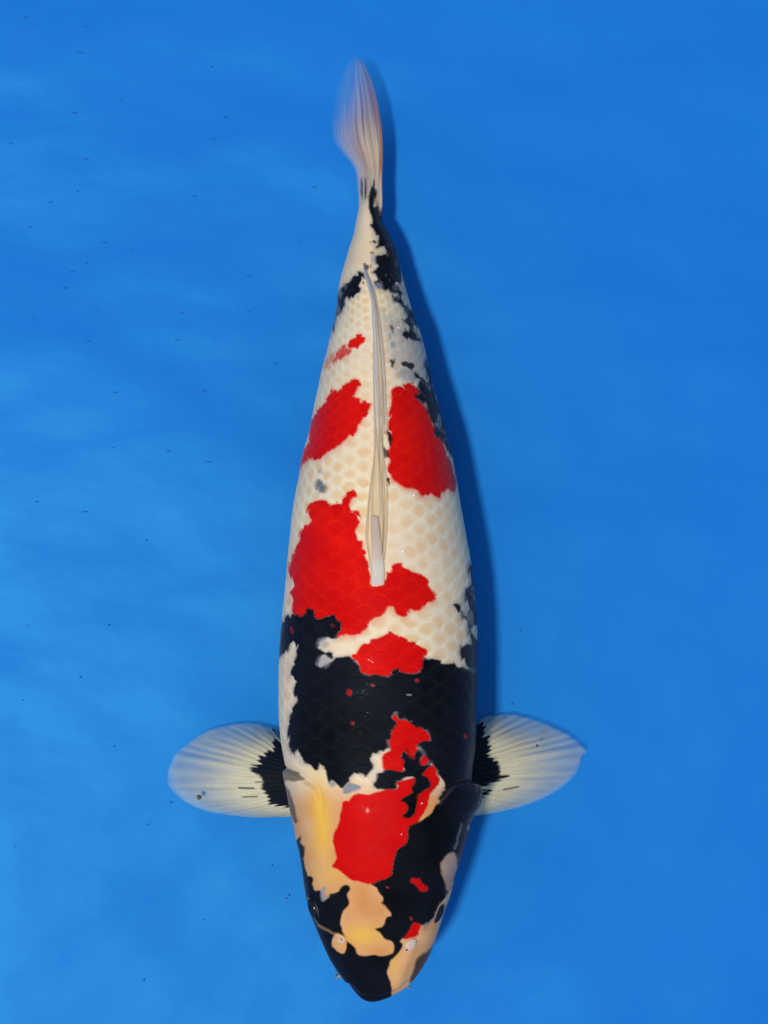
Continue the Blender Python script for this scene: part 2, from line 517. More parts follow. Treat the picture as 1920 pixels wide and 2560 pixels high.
_BAND_TOP = Z3((40, 620), (80, 595), (120, 550), (130, 575), (150, 560), (190, 550), (200, 575), (245, 540), (250, 510), (285, 505), (325, 535), (330, 575), (365, 580), (380, 555), (460, 548), (490, 570), (495, 598), (520, 610),
               (520, 660), (490, 710), (465, 745), (440, 740), (420, 725), (400, 730), (360, 735), (340, 760), (345, 800), (380, 830), (400, 840), (420, 828), (450, 840), (450, 870), (440, 880), (410, 865),
               (380, 850), (340, 880), (335, 930), (360, 945), (400, 930), (430, 915), (450, 890), (480, 870), (530, 865), (570, 850), (580, 860), (600, 890), (640, 910), (655, 950), (660, 985), (700, 990),
               (740, 1000), (780, 990), (830, 1015), (865, 1010), (890, 970), (940, 955), (970, 975), (1050, 990), (1100, 970), (1120, 950), (1110, 890), (1135, 880), (1160, 885), (1200, 875), (1240, 895),
               (1260, 915), (1330, 920), (1350, 900), (1380, 945), (1420, 940), (1450, 960), (1520, 930), (1640, 900))
_RIGHT_OUT = Z2((1680, 400), (1680, 800), (1560, 1000), (1440, 1040)) + \
    Z1((1440, 160), (1470, 300), (1430, 480), (1400, 560), (1340, 660), (1300, 700), (1250, 750), (1215, 790), (1185, 840), (1170, 890), (1140, 930), (1110, 955), (1080, 960), (1040, 935), (1010, 960), (1005, 1000), (985, 1040), (940, 1060),
       (915, 1095), (945, 1105), (930, 1140), (900, 1185), (850, 1240), (835, 1280), (815, 1330), (840, 1360), (850, 1420), (860, 1490), (880, 1640), (550, 1640), (200, 1200), (80, 800), (50, 500), (110, 330),
       (150, 275), (160, 330), (185, 350), (190, 440), (195, 520), (215, 590), (235, 580), (255, 600), (255, 650), (270, 700), (300, 690), (320, 690), (325, 760), (345, 770),
       (385, 740), (380, 715), (420, 715), (450, 700), (465, 665), (500, 650), (530, 660), (535, 690), (510, 730), (520, 760), (530, 805), (490, 850), (470, 890), (460, 940), (480, 980), (500, 1040),
       (510, 1080), (560, 1110), (590, 1150), (600, 1190), (660, 1190), (720, 1190), (830, 1197), (865, 1180), (875, 1130), (860, 1085), (820, 1075), (790, 1050), (760, 1010), (725, 990), (745, 980),
       (790, 965), (808, 930), (820, 890), (858, 880), (835, 840), (800, 805), (775, 785), (795, 775), (785, 735), (755, 710), (745, 685), (720, 665), (705, 650))
_UP_RED = Z2((740, 1395), (800, 1360), (850, 1355), (885, 1330), (890, 1290), (900, 1240), (915, 1180), (920, 1130), (990, 1100), (1005, 1060), (1005, 990), (1020, 965), (1075, 940), (1150, 900), (1190, 850),
             (1215, 800), (1255, 780), (1230, 760), (1265, 710), (1285, 690), (1280, 650), (1245, 600), (1215, 535), (1190, 500), (1165, 470), (1125, 425), (1085, 390), (1095, 340), (1140, 335), (1180, 330),
             (1180, 300), (1140, 260), (1110, 235), (1060, 220), (1030, 190), (985, 170), (945, 180), (935, 150), (915, 128), (890, 145), (895, 170), (930, 200), (910, 230), (885, 250), (885, 280), (855, 325),
             (860, 350), (870, 395), (825, 405), (800, 400), (770, 430), (735, 430), (730, 480), (750, 510), (745, 540), (700, 570), (715, 600), (680, 560), (640, 560), (600, 590), (570, 610), (580, 635),
             (560, 650), (515, 690), (480, 650), (440, 625), (430, 650), (410, 640), (410, 600), (400, 560), (380, 520), (350, 490), (350, 520), (340, 560), (310, 555), (290, 500), (230, 490), (200, 440),
             (170, 380), (180, 440), (160, 440), (130, 390), (120, 330), (120, 240), (130, 160))
_BAND_LEFT = Z3((130, 1290), (170, 1240), (190, 1180), (170, 1160), (160, 1120), (175, 1060), (165, 1015), (130, 1000), (150, 930), (180, 880), (185, 770), (165, 745), (130, 790), (110, 840), (75, 850), (55, 890), (20, 890))
B_MAIN = _BAND_TOP + _RIGHT_OUT + _UP_RED + _BAND_LEFT
B_CROSS = Z2((945, 430), (960, 398), (1000, 400), (1010, 440), (1040, 470), (1050, 400), (1085, 395), (1120, 420), (1105, 460), (1100, 505), (1120, 515), (1165, 490), (1185, 510), (1130, 555), (1110, 590),
             (1150, 595), (1175, 640), (1170, 680), (1130, 700), (1080, 730), (1080, 780), (1060, 840), (1050, 890), (1010, 915), (965, 900), (970, 880), (1000, 850), (1005, 800), (960, 780), (955, 760),
             (1010, 735), (1040, 720), (1030, 690), (1045, 660), (1060, 600), (1000, 600), (950, 630), (910, 640), (920, 680), (870, 695), (800, 690), (745, 675), (750, 650), (780, 620), (770, 570),
             (820, 565), (870, 545), (920, 565), (970, 570), (985, 520), (985, 475), (955, 460))
B_STRIP = Z5((1085, 920), (1110, 940), (1160, 1000), (1215, 1040), (1190, 940), (1180, 800), (1300, 900), (1400, 1300), (1480, 1560), (1480, 1700), (1400, 1660), (1380, 1600), (1340, 1540), (1310, 1500), (1270, 1495), (1255, 1450),
             (1270, 1415), (1260, 1380), (1230, 1350), (1210, 1290), (1190, 1220), (1150, 1190), (1100, 1160), (1100, 1135), (1140, 1130), (1130, 1080), (1120, 1050), (1130, 1020), (1110, 980))
B_A = Z5((985, 870), (1000, 855), (1060, 860), (1085, 850), (1095, 890), (1070, 910), (1030, 900), (990, 890))
B_B = Z5((875, 830), (910, 820), (935, 850), (920, 865), (900, 890), (880, 870))
B_C = Z5((868, 540), (890, 530), (910, 570), (915, 600), (895, 590))
B_TAIL = Z6((870, 590), (890, 690), (960, 760), (1000, 860), (1050, 990), (1100, 1080), (1140, 1180), (1145, 1300), (1150, 1420), (1165, 1590), (1070, 1580), (1110, 1620), (1160, 1680), (1190, 1750), (1140, 1745)) + \
    Z5((990, 310), (1005, 350), (1060, 380), (1090, 430), (1110, 500), (1120, 560), (1090, 520), (1070, 540), (1090, 590), (1130, 640), (1165, 680), (1110, 670), (1070, 650), (1030, 630), (985, 625), (980, 590),
       (1010, 570), (1050, 590), (1060, 550), (1010, 510), (985, 490), (1010, 475), (1030, 440), (1000, 400), (990, 360), (960, 340), (900, 300), (905, 285), (960, 280), (950, 260), (900, 240), (870, 215), (840, 220)) + \
    Z6((900, 1670), (840, 1640), (790, 1590), (850, 1570), (870, 1520), (830, 1490), (770, 1460), (820, 1410), (850, 1380), (820, 1340), (800, 1280), (820, 1240), (880, 1230), (940, 1240), (960, 1160), (930, 1110),
       (870, 1130), (820, 1150), (850, 1080), (860, 1020), (850, 960), (830, 980), (800, 900), (750, 840), (770, 810), (790, 820), (780, 740), (740, 680), (735, 580), (740, 450), (770, 360), (790, 330), (800, 250),
       (815, 270), (810, 360), (850, 400), (840, 460), (820, 530), (800, 600), (830, 600), (850, 595))
B_TAIL_L = Z5((665, 85), (640, 130), (625, 170), (610, 190), (640, 210), (600, 260), (570, 290), (545, 310), (510, 290), (500, 330), (480, 380), (440, 440), (400, 560), (365, 630), (340, 620), (380, 480), (400, 300), (440, 230), (490, 170),
              (535, 150), (550, 110), (590, 80), (640, 75))
B_FLANK = Z3((1425, 350), (1460, 345), (1475, 300), (1452, 220), (1460, 175), (1500, 200), (1600, 400), (1600, 600), (1520, 640), (1490, 630), (1485, 690), (1515, 740), (1600, 760), (1600, 960), (1440, 950), (1410, 880), (1390, 810), (1400, 785),
             (1440, 775), (1475, 780), (1460, 720), (1445, 640), (1440, 590), (1400, 600), (1390, 560), (1370, 510), (1335, 480), (1350, 468), (1380, 475), (1405, 510), (1420, 560), (1450, 575), (1450, 470), (1425, 400))
B_D1 = Z4((820, 230), (850, 222), (880, 260), (897, 290), (885, 335), (860, 320), (870, 290), (845, 265))
B_D2 = Z4((815, 315), (845, 360), (852, 400), (845, 425), (825, 400))
B_D3 = Z4((850, 560), (868, 600), (868, 660), (855, 620))
B_GILL = T(690, 1880, 7.9, (205, 310), (260, 325), (350, 365), (450, 420), (540, 490), (588, 548), (500, 535), (420, 572), (340, 560), (280, 545), (225, 580), (170, 600), (150, 350))
B_CHEEK = T(690, 1880, 7.9, (200, 640), (250, 700), (300, 810), (350, 960), (400, 1130), (430, 1300), (435, 1390), (370, 1390), (330, 1300), (240, 1100), (160, 800))
B_CHEEK2 = T(690, 1880, 7.9, (470, 1640), (500, 1660), (500, 1760), (530, 1860), (590, 1850), (580, 1950), (560, 2100), (420, 2100), (440, 1830))
G_SPOT = Z4((335, 600), (355, 590), (370, 610), (415, 650), (380, 690), (335, 695))
G_SPOT2 = Z4((345, 540), (360, 510), (385, 550))
G_NAPE = Z2((515, 690), (545, 660), (580, 640), (640, 655), (670, 685), (640, 700), (580, 715), (530, 730))
G_NAPE2 = Z2((415, 640), (430, 625), (470, 640), (475, 665), (445, 680), (420, 665))
G_VEIL = Z5((800, 400), (900, 450), (990, 520), (1100, 650), (1180, 740), (1200, 850), (1210, 1010), (1110, 980), (1000, 900), (900, 900), (860, 750), (820, 500))
G_VEIL2 = Z5((960, 900), (1040, 900), (1100, 960), (1130, 1030), (1070, 1030), (990, 1000), (930, 960))
G_BAND = Z3((345, 740), (400, 725), (440, 760), (430, 790), (385, 820), (345, 800))
G_BAND2 = Z3((335, 880), (380, 860), (440, 880), (400, 935), (340, 940))
G_TEMPLE = Z1((305, 690), (330, 665), (358, 662), (345, 720), (385, 735), (350, 775), (315, 780))
G_FLANK = Z3((1390, 400), (1440, 390), (1455, 560), (1425, 575), (1400, 500))
C_CHEEK = Z1((1330, 390), (1358, 430), (1365, 480), (1352, 560), (1330, 640), (1305, 700), (1280, 690), (1275, 650), (1260, 600), (1240, 540), (1240, 490), (1270, 450), (1300, 420))
C_NOSTRIL = Z1((400, 1060), (430, 1020), (455, 1015), (495, 1040), (515, 1080), (512, 1130), (490, 1180), (450, 1160), (415, 1140), (395, 1100))
B_JAW = Z1((1230, 1060), (1160, 1130), (1110, 1170), (1060, 1200), (1035, 1250), (1025, 1310), (1005, 1360), (985, 1410), (1060, 1420), (1180, 1280), (1280, 1080))

K_NAPE = Z2((850, 400), (835, 330), (870, 240), (870, 140), (920, 110), (1000, 150), (1120, 205), (1215, 300), (1205, 350), (1180, 410), (1100, 420), (1000, 330), (920, 380))
K_MID = Z3((640, 900), (640, 1020), (830, 1045), (1110, 1015), (1150, 940), (1115, 890), (1000, 940), (850, 980), (700, 960))
# (pigment, outline, edge softness in px, strength)
LAYERS = [
    ('g', G_VEIL, 16, .42), ('g', G_VEIL2, 8, .6), ('g', G_SPOT2, 4, .6), ('g', G_FLANK, 6, .6),
    ('h', R_SADDLE, 9, .34), ('h', R_RIGHT, 9, .36), ('h', R_LEFT, 9, .30), ('h', R_S2, 10, .25), ('h', R_MID, 5, .12),
    ('k', K_NAPE, 3.4, 1), ('k', K_MID, 3.4, 1),
    ('r', R_SADDLE, 2.82, 1), ('r', R_MID, 2.67, 1), ('r', R_RIGHT, 3.11, 1), ('r', R_LEFT, 3.4, 1), ('r', R_S1, 2.82, 1), ('r', R_S2, 4.12, .86),
    ('r', R_S3, 6.0, .5), ('r', R_HEAD, 2.38, 1), ('r', R_NAPE, 2.82, 1),
    ('k', B_MAIN, 2.67, 1), ('k', Z2((1060, 370), (1130, 400), (1200, 470), (1225, 545), (1205, 520), (1180, 505), (1130, 520), (1090, 470)), 1.5, 1), ('c', C_CHEEK, 4, .85), ('g', C_CHEEK, 5, .45), ('k', B_CROSS, 2.53, 1), ('r', R_NAPE2, 2.67, .95), ('r', R_NAPE3, 3.4, .5), 
    ('r', R_BROW, 2.53, .8), ('r', R_NOSE, 2.53, 1), ('c', C_NOSTRIL, 2.5, 1), ('k', B_JAW, 5.0, .9),
    ('k', B_STRIP, 3.69, 1), ('k', B_A, 3.11, .95), ('k', B_B, 3.11, .9), ('k', B_C, 3.4, .8), ('k', B_TAIL, 3.4, 1), ('k', B_TAIL_L, 3.69, 1),
    ('k', B_FLANK, 3.69, .98), ('k', B_D1, 4.5, .8), ('k', B_D2, 3.4, .9), ('k', B_D3, 3.4, .6),
    ('k', B_GILL, 2.82, .72), ('k', B_CHEEK, 3.5, .75), ('k', B_CHEEK2, 3.0, .8),
    ('g', G_SPOT, 7, .9), ('k', G_SPOT, 8.0, .45), ('g', G_NAPE, 2.5, .95), ('g', G_NAPE2, 3, .8), ('g', G_BAND, 6, .6), ('g', G_BAND2, 6, .65), ('g', G_TEMPLE, 3, .7),
]
BLOBS = [('r', *Z3((575, 1130))[0], 6, 8, .6), ('r', *Z3((740, 1075))[0], 5, 3.5, .6), ('r', *Z3((1075, 1045))[0], 4, 5, .6), ('r', *Z3((595, 1360))[0], 4, 4, .6),
         ('r', *Z3((150, 670))[0], 4, 10, .4), ('r', *Z3((450, 630))[0], 5, 5, .25), ('r', *Z2((1425, 300))[0], 4, 7, .5), ('r', *Z1((822, 670))[0], 4, 2.5, .7),
         ('r', *Z1((1002, 915))[0], 2.5, 6, .6), ('g', *Z3((1015, 1145))[0], 5, 2.5, .8),  # the grey blob is a white glint painted into the skin colour
         ('k', *Z6((805, 1060))[0], 6, 6, .8), ('k', *Z6((755, 1065))[0], 2, 4, .7), ('k', *Z6((780, 1200))[0], 7, 4, .6), ('k', *Z6((720, 1390))[0], 6, 5, .8),
         ('k', *Z6((770, 1380))[0], 3, 5, .5), ('k', *Z6((665, 1590))[0], 4, 4, .7), ('g', *Z6((790, 1280))[0], 8, 14, .5), ('g', *Z6((860, 1640))[0], 12, 10, .6),
         ('g', *Z5((905, 700))[0], 5, 9, .8), ('g', *Z5((875, 620))[0], 4, 9, .7), ('k', *Z5((575, 300))[0], 1.5, 1.5, .7)]


STROKES = [('c', ZE((290, 1120), (350, 1175), (450, 1205), (560, 1265)), 4.0, .32), ('g', ZE((118, 640), (130, 740)), 2.5, .8), ('g', ZE((150, 900), (230, 1010), (290, 1120)), 2.2, .35),  # first grey stroke: crescent highlight beside the eye, painted in
           ('g', Z1((1392, 190), (1372, 270), (1345, 370)), 4.0, .34), ('c', Z2((1470, 655), (1515, 690), (1530, 745), (1515, 800)), 2.0, .22), ('g', Z1((1180, 880), (1140, 930), (1085, 962)), 2.5, .6),
           ('g', Z2((1240, 800), (1300, 710), (1380, 660), (1450, 650)), 3, .10), ('c', T(690, 1880, 7.9, (590, 548), (700, 640), (800, 710)), 2.2, .4)]


def rounded(poly, times=2):
    p = np.asarray(poly, float)
    for _ in range(times):
        n_ = np.roll(p, -1, 0)
        p = np.stack([p*.75 + n_*.25, p*.25 + n_*.75], 1).reshape(-1, 2)
    return p


def pigment(px, py, jx, jy, off, broken):
    shp = px.shape
    off = off.ravel()
    x, y = px.ravel() + jx.ravel(), py.ravel() + jy.ravel()
    m = {k: np.zeros(x.size) for k in 'rkg'}

    def over(k, idx, w):
        for q in 'rkg':
            m[q][idx] *= 1 - w
        if k in m:
            m[k][idx] += w
    for kind, poly, soft, amt in LAYERS:
        p = poly = rounded(poly)
        pad = soft * 3 + 14
        idx = np.nonzero((x > p[:, 0].min()-pad) & (x < p[:, 0].max()+pad) & (y > p[:, 1].min()-pad) & (y < p[:, 1].max()+pad))[0]
        if not len(idx):
            continue
        if kind == 'h':      # pink bleed of red under the pale scales behind a patch's front edge
            d = sdf(poly, x[idx], y[idx] - 9)
            over('r', idx, amt * sstep(-soft, soft, d))
        else:
            d = sdf(poly, x[idx], y[idx]) + off[idx]
            if kind == 'k' and len(poly) > 60:      # grey bloom of pigment lying deeper under the next scales
                over('g', idx, .42 * sstep(-13, 1, d + 5*vnoise(x[idx]/19, y[idx]/19)) * (off[idx] != 0) * (1 - m['r'][idx]))
            over(kind, idx, amt * sstep(-soft, soft, d))
    for k, pts, wid, amt in STROKES:
        p = np.asarray(pts)
        idx = np.nonzero((x > p[:, 0].min()-9) & (x < p[:, 0].max()+9) & (y > p[:, 1].min()-9) & (y < p[:, 1].max()+9))[0]
        over(k, idx, amt * (1 - sstep(wid*.4, wid*1.3, line_dist(pts, x[idx], y[idx]))))
    for k, bx_, by_, rx, ry, amt in BLOBS:
        idx = np.nonzero((abs(x - bx_) < rx*2.5) & (abs(y - by_) < ry*2.5))[0]
        r = np.hypot((x[idx]-bx_)/rx, (y[idx]-by_)/ry)
        over(k, idx, amt * (1 - sstep(.6, 1.25, r)))
    R, K, G = m['r'], m['k'], m['g']
    thin = K * broken.ravel()
    K, G = K - thin, G + thin * .8
    gap = np.clip(1 - R - K - G, 0, 1) * sstep(.0, .05, np.minimum(R, K))      # red and black touch without a pale seam
    K = K + gap
    R, G = R / np.maximum(1 - K, .02), G / np.maximum(1 - K - R, .02)
    return np.clip(np.stack([R, K, G], -1), 0, 1).reshape(*shp, 3)


# ------------------------------------------------------------------ koi body: scales, gill covers, brow and nostril relief
arc = np.zeros_like(BX)
mid = NUP // 2
seg = np.sqrt(np.diff(BX, axis=1, append=BX[:, :1])**2 + np.diff(BZ, axis=1, append=BZ[:, :1])**2)
cum = np.concatenate([np.zeros((NR, 1)), np.cumsum(seg, 1)], 1)
arc = cum[:, :NP] - cum[:, mid:mid+1]
per = cum[:, -1:]
arc = np.where(arc > per/2, arc - per, arc)
arc = np.where(arc < -per/2, arc + per, arc)
ROWS = 20.0
la = arc / (per / 2) * ROWS
step_l = 0.00105 + per[:, 0] / 2 / ROWS * 0.98
dl = np.abs(np.gradient(RY)) / step_l
ll = np.repeat(np.cumsum(dl)[:, None], NP, 1)
la = la + 0.22 * vnoise(PX/60, PY/60)
ll = ll + 0.34 * vnoise(PX/55 + 11, PY/55 + 5)
best, be, bq, bl, bj = (np.full(BX.shape, f0) for f0 in (-1e9, 0., 0., 0., 0.))
j0 = np.floor(la)
for dj in (-1, 0, 1, 2):
    j = j0 + dj
    off = 0.5 * (np.mod(j, 2))
    i0 = np.floor(ll - off)
    for di in (-1, 0, 1, 2):
        c = i0 + di + off
        r = np.sqrt(((ll - c) / 0.92)**2 + ((la - j) / 1.02)**2)
        ok = (r <= 1) & (c > best)
        best = np.where(ok, c, best)
        be = np.where(ok, 1 - r, be)
        bq = np.where(ok, ll - c, bq)
        bl = np.where(ok, la - j, bl)
        bj = np.where(ok, j, bj)
nape = 1915 + 75 * np.exp(-((PX - 955) / 110)**2) + 10 * vnoise(PX/25, PY/25)
has_scale = sstep(0, 26, nape - PY) * sstep(560, 720, PY)
irregular = 0.75 + 0.5 * (vnoise(best * 7.3, np.round(la) * 3.1) + .5)
disp = has_scale * irregular * (0.00026 * np.clip(-bq + .2, -.4, 1) * sstep(0, .16, be))
line_a = has_scale * (1 - sstep(.0, .11, be)) * np.clip(.75 + 1.0*vnoise(PX/26 + 6, PY/26), 0, 1)
rnd = lambda k1, k2: vnoise(best * 7.31 + k1 + .37, bj * 5.17 + k2 + .61)
wob = .22 * vnoise(PX/13 + 3, PY/13 + 8) + .12 * vnoise(PX/6 + 3, PY/6 + 8)
blob = np.sqrt(((bq + .40 + .20*rnd(3, 9)) / (.46 + .14*rnd(8, 1)))**2 + ((bl + .16*rnd(5, 2)) / (.66 + .2*rnd(2, 6)))**2) + wob
rim = has_scale * np.clip(1 - (1 - sstep(.22, 1.20, blob)) * (1.10 + .9*rnd(1, 4)) * (.85 + .5*vnoise(PX/90, PY/90)), 0, 1) * (.92 + .3*vnoise(PX/50+4, PY/50))
rim = np.maximum(rim, .35 * sstep(720, 620, PY))

# gill covers: raised plates with a crease behind them
GILL_L = T(690, 1880, 7.9, (150, 330), (260, 325), (350, 365), (450, 420), (540, 490), (600, 560), (700, 620), (820, 720), (870, 850), (900, 1100), (880, 1500), (900, 2000), (600, 2600), (200, 2400), (100, 1000))
GILL_R = Z2((1290, 690), (1340, 660), (1400, 640), (1460, 640), (1560, 660), (1620, 800), (1600, 1200), (1400, 1500), (1240, 1400), (1200, 1150), (1205, 900), (1240, 780))
up = (sph > -0.25) & np.ones_like(BX, bool)
for poly, amt in ((GILL_L, 0.0030), (GILL_R, 0.0034)):
    d = sdf(poly, PX, PY)
    front = np.exp(-(line_dist(poly[:8 if poly is GILL_L else 7], PX, PY) / 42.0)**2)      # the plate melts into the cheek in front
    disp += np.where(up, amt * sstep(0, 9, d) * front, 0)
    disp -= np.where(up, 0.0011 * np.exp(-((d + 3) / 4.0)**2) * front, 0)
# brow ridge, nostril mounds, lip crease
for pts, amt, wid in ((ZE((120, 640), (180, 900), (290, 1120), (440, 1190), (590, 1290)), .0016, 7), (Z1((1250, 740), (1200, 800), (1170, 890), (1090, 970)), .0016, 7),
                      (Z1((1010, 1120), (960, 1260), (900, 1420)), .0014, 14), (Z1((480, 1180), (560, 1330), (640, 1480)), .0010, 14)):
    disp += amt * np.exp(-(line_dist(pts, PX, PY) / wid)**2)
disp -= .0012 * np.exp(-(line_dist(Z1((520, 1420), (620, 1500), (740, 1522), (880, 1482), (990, 1400)), PX, PY) / 5)**2)
disp += .0010 * vnoise(PX/70, PY/70) * sstep(1950, 2100, PY) + .00025 * vnoise(PX/18, PY/18) * sstep(1950, 2050, PY)

P = np.stack([BX, BY, BZ], -1)
du, dv = np.gradient(P, axis=0), np.roll(P, -1, 1) - np.roll(P, 1, 1)
N = np.cross(dv, du)
N /= np.linalg.norm(N, axis=2, keepdims=True) + 1e-12
if N[NR//2, mid, 2] < 0:
    N = -N
disp *= sstep(2505, 2480, PY) * 1.0
P = P + N * disp[..., None]

off = has_scale * (6.5*rnd(12, 7) + 5.0*(be - .35))
broken = has_scale * sstep(.12, .42, rnd(14, 3) + .3*vnoise(PX/9, PY/9)) * .55 * np.maximum(sstep(1280, 1100, PY), sstep(1120, 1170, PX)*sstep(1700, 1500, PY))
pig = pigment(PX, PY, jx, jy, off, broken)
head = sstep(1930, 2030, PY + 25*vnoise(PX/40, PY/40)) * (0.8 + 0.4*vnoise(PX/35+5, PY/35+2))
edge_t = np.minimum(PX - XL[:, None], XR[:, None] - PX)
yel = np.maximum.reduce([np.exp(-((PX-803-0.06*(PY-2040))/24)**2 - ((PY-2050)/110)**2) * .95,
                         np.exp(-((PX-908)/52)**2 - ((PY-2338)/26)**2) * .8,
                         np.exp(-((PX-985)/16)**2 - ((PY-2410)/40)**2) * .5,
                         np.exp(-((PX-830)/50)**2 - ((PY-2180)/30)**2) * .45])
rim = np.maximum(rim, sstep(1850, 1900, PY) * (1 - sstep(1960, 2020, PY)) * .5)
skin = np.stack([np.clip(rim, 0, 1), np.clip(head, 0, 1), np.clip(yel, 0, 1) * (PY > 1900)], -1)

koi = empty('koi_fish', (float(RX[NR//2]), float(RY[NR//2]), 0))
inv = Vector(koi.location)
tag(koi, 'large white koi with red and black patches hanging in shallow water above the blue floor', 'fish')
ROOT = np.array(inv)


def part(name, V, q, mat, parent=None, attrs=None, tris=None):
    o = mesh_obj(name, np.asarray(V) - ROOT, q, mat, parent or koi, attrs, tris)
    return o


Vb = P.reshape(-1, 3)
q = grid_quads(NR, NP, True)
k = np.arange(NP)
c0, c1 = P[0].mean(0), P[-1].mean(0)
nb = len(Vb)
tris = np.vstack([np.stack([np.full(NP, nb), (k+1) % NP, k], 1), np.stack([np.full(NP, nb+1), (NR-1)*NP + k, (NR-1)*NP + (k+1) % NP], 1)])
Vb = np.vstack([Vb, c0, c1])
ext = lambda A: np.vstack([A.reshape(-1, 3), A[0, :1], A[-1, :1]])
body = part('body', Vb, q, M_SKIN, None, {'pigment': np.hstack([ext(pig), np.append(line_a.ravel(), [0, 0])[:, None]]), 'skin': ext(skin)}, tris)


def surf(px, py):
    """nearest point of the finished upper skin to a photograph position, and its normal"""
    d = (PX - px)**2 + (PY - py)**2 + np.where(sph > 0, 0, 1e6)
    i = np.unravel_index(np.argmin(d), d.shape)
    return P[i], N[i]


# ------------------------------------------------------------------ fins
CREAM, LILAC, DARK = np.array([.92, .75, .46]), np.array([.36, .35, .40]), np.array([.010, .011, .014])


def resample(pts, n):
    p = np.asarray(pts, float)
    s = np.concatenate([[0], np.cumsum(np.hypot(*np.diff(p, axis=0).T))])
    t = np.linspace(0, s[-1], n)
    return np.stack([pchip(s, p[:, 0], t), pchip(s, p[:, 1], t)], 1)


def pectoral(base, outer, blacks, streaks, zb, zt, nray, curve):
    """fan-shaped fin: base line and outer edge run from the leading to the trailing ray"""
    NU, NV = 260, 90
    b, o = resample(base, NU), resample(outer, NU)
    u = np.linspace(0, 1, NU)[:, None]
    v = np.linspace(0, 1, NV)[None]
    bend = np.sin(math.pi * v) * curve * (0.2 + u)
    fx = b[:, :1]*(1-v) + o[:, :1]*v
    fy = b[:, 1:]*(1-v) + o[:, 1:]*v + bend
    ph_ = (u + .035*vnoise(u*9 + zb*70, 0*u + 2.5) + .012*vnoise(u*5, v*2.2)) * nray
    ridge = np.cos(2*math.pi*ph_) * np.clip(.55 + 1.1*vnoise(ph_*.83 + 7, v*1.5), .1, 1)
    lead = np.exp(-u / .10)
    z = zb + (zt - zb) * v**0.9 + .010 * np.sin(math.pi*u) * v * .5 + .00034 * ridge * (.3 + v) + .003 * lead * (1-v)
    X, Y = W(fx, fy, z)
    jx_, jy_ = 2*vnoise(fx/8, fy/8), 2*vnoise(fx/8+40, fy/8+9)
    blk = np.zeros(fx.shape)
    for poly in blacks:
        blk = np.maximum(blk, sstep(-3.0, 3.0, sdf(poly, fx + jx_, fy + jy_) + 4.5*ridge + 2))
    for pts, w in streaks:
        blk = np.maximum(blk, .75 * (1 - sstep(w*.5, w, line_dist(pts, fx, fy))))
    nz = vnoise(u*nray*1.0 + 0*v, v*3 + 3)
    a = .99 - .45 * sstep(.42 + .35*np.exp(-u/.22), 1.12 + .25*np.exp(-u/.12), v + .25*(1-np.exp(-u/.5))*v)
    a *= 1 - (.30 + .25*sstep(.25, .6, u)) * sstep(.2, .75, v) * (0.5 - 0.5*ridge) * (1 - .8*lead) * (1 + nz)
    a *= sstep(1.0, .95 - .04*vnoise(u*30, u*0), v) * .5 + .5
    a = np.clip(np.maximum(a, blk*.97), 0.03, .97)
    pale = .5 + .5*vnoise(fx/14, fy/14)
    tint = CREAM[None, None] * (0.96 + .12*pale[..., None]) + (np.array([.05, .03, .015]) * (ridge < -.3)[..., None])
    tint = tint * (1 - .25*sstep(.5, 1, v)[..., None] * np.array([1, .6, .1]))
    tint = tint*(1-blk[..., None]) + DARK*blk[..., None]
    fin = part('pectoral_fin', np.stack([X, Y, z], -1).reshape(-1, 3), grid_quads(NU, NV), M_FIN, None,
               {'tint': tint.reshape(-1, 3), 'body': np.stack([a, a, a], -1).reshape(-1, 3)})
    for r in range(nray):
        i = min(NU-1, int(round((r + .02) / nray * NU)))
        e = NV - 4 if r else NV - 1
        js = np.linspace(2, e - 14 * (r > 0), 24).astype(int)
        pts = np.stack([X[i, js], Y[i, js], z[i, js] + .0002], -1) - ROOT
        taper = np.linspace(1, .12, len(js))
        rad = (.0006 if r else .0016) * taper
        tin = np.repeat(tint[i, js], 6, 0)
        al = np.repeat(np.clip(a[i, js] * (.2 + .25*rng.random() if r else .9), 0, .95), 6)
        tin, al = np.vstack([tin, tin[:1], tin[-1:]]), np.concatenate([al, al[:1], al[-1:]])
        tube('fin_ray', pts, rad, M_FIN, fin, 6, {'tint': tin, 'body': np.stack([al]*3, -1)}, .7)
    return fin


left_fin = pectoral(
    ZL((1560, 1190), (1540, 1050), (1500, 800), (1460, 600), (1420, 470)),
    ZL((1300, 1232), (1100, 1243), (1000, 1240), (850, 1225), (700, 1205), (560, 1185), (450, 1150), (350, 1110), (260, 1060), (200, 1010), (140, 950), (95, 890), (80, 800), (92, 720), (120, 640), (160, 560),
       (220, 500), (300, 435), (380, 375), (470, 320), (560, 275), (660, 250), (800, 225), (920, 212), (1020, 215), (1130, 235), (1250, 270), (1330, 340)),
    [ZL((1240, 400), (1280, 398), (1320, 420), (1500, 500), (1600, 1000), (1550, 1150), (1450, 1130), (1330, 1110), (1190, 1080), (1200, 1040), (1170, 990), (1140, 940), (1110, 910), (1130, 860), (1120, 800), (1080, 770), (1000, 740),
        (1020, 710), (990, 685), (1060, 680), (1080, 655), (1100, 650), (1080, 600), (1100, 570), (1150, 575), (1150, 545), (1190, 515), (1240, 530), (1250, 490)),
     ZL((1245, 275), (1290, 290), (1400, 340), (1400, 420), (1320, 360))],
    [(ZL((860, 915), (1020, 920)), 3.5), (ZL((900, 1015), (1060, 1010)), 2.5), (ZL((1045, 850), (1140, 850)), 2)], .056, .010, 22, 4)
left_fin['label'] = 'rounded cream fin with a black base beside the yellow cheek'
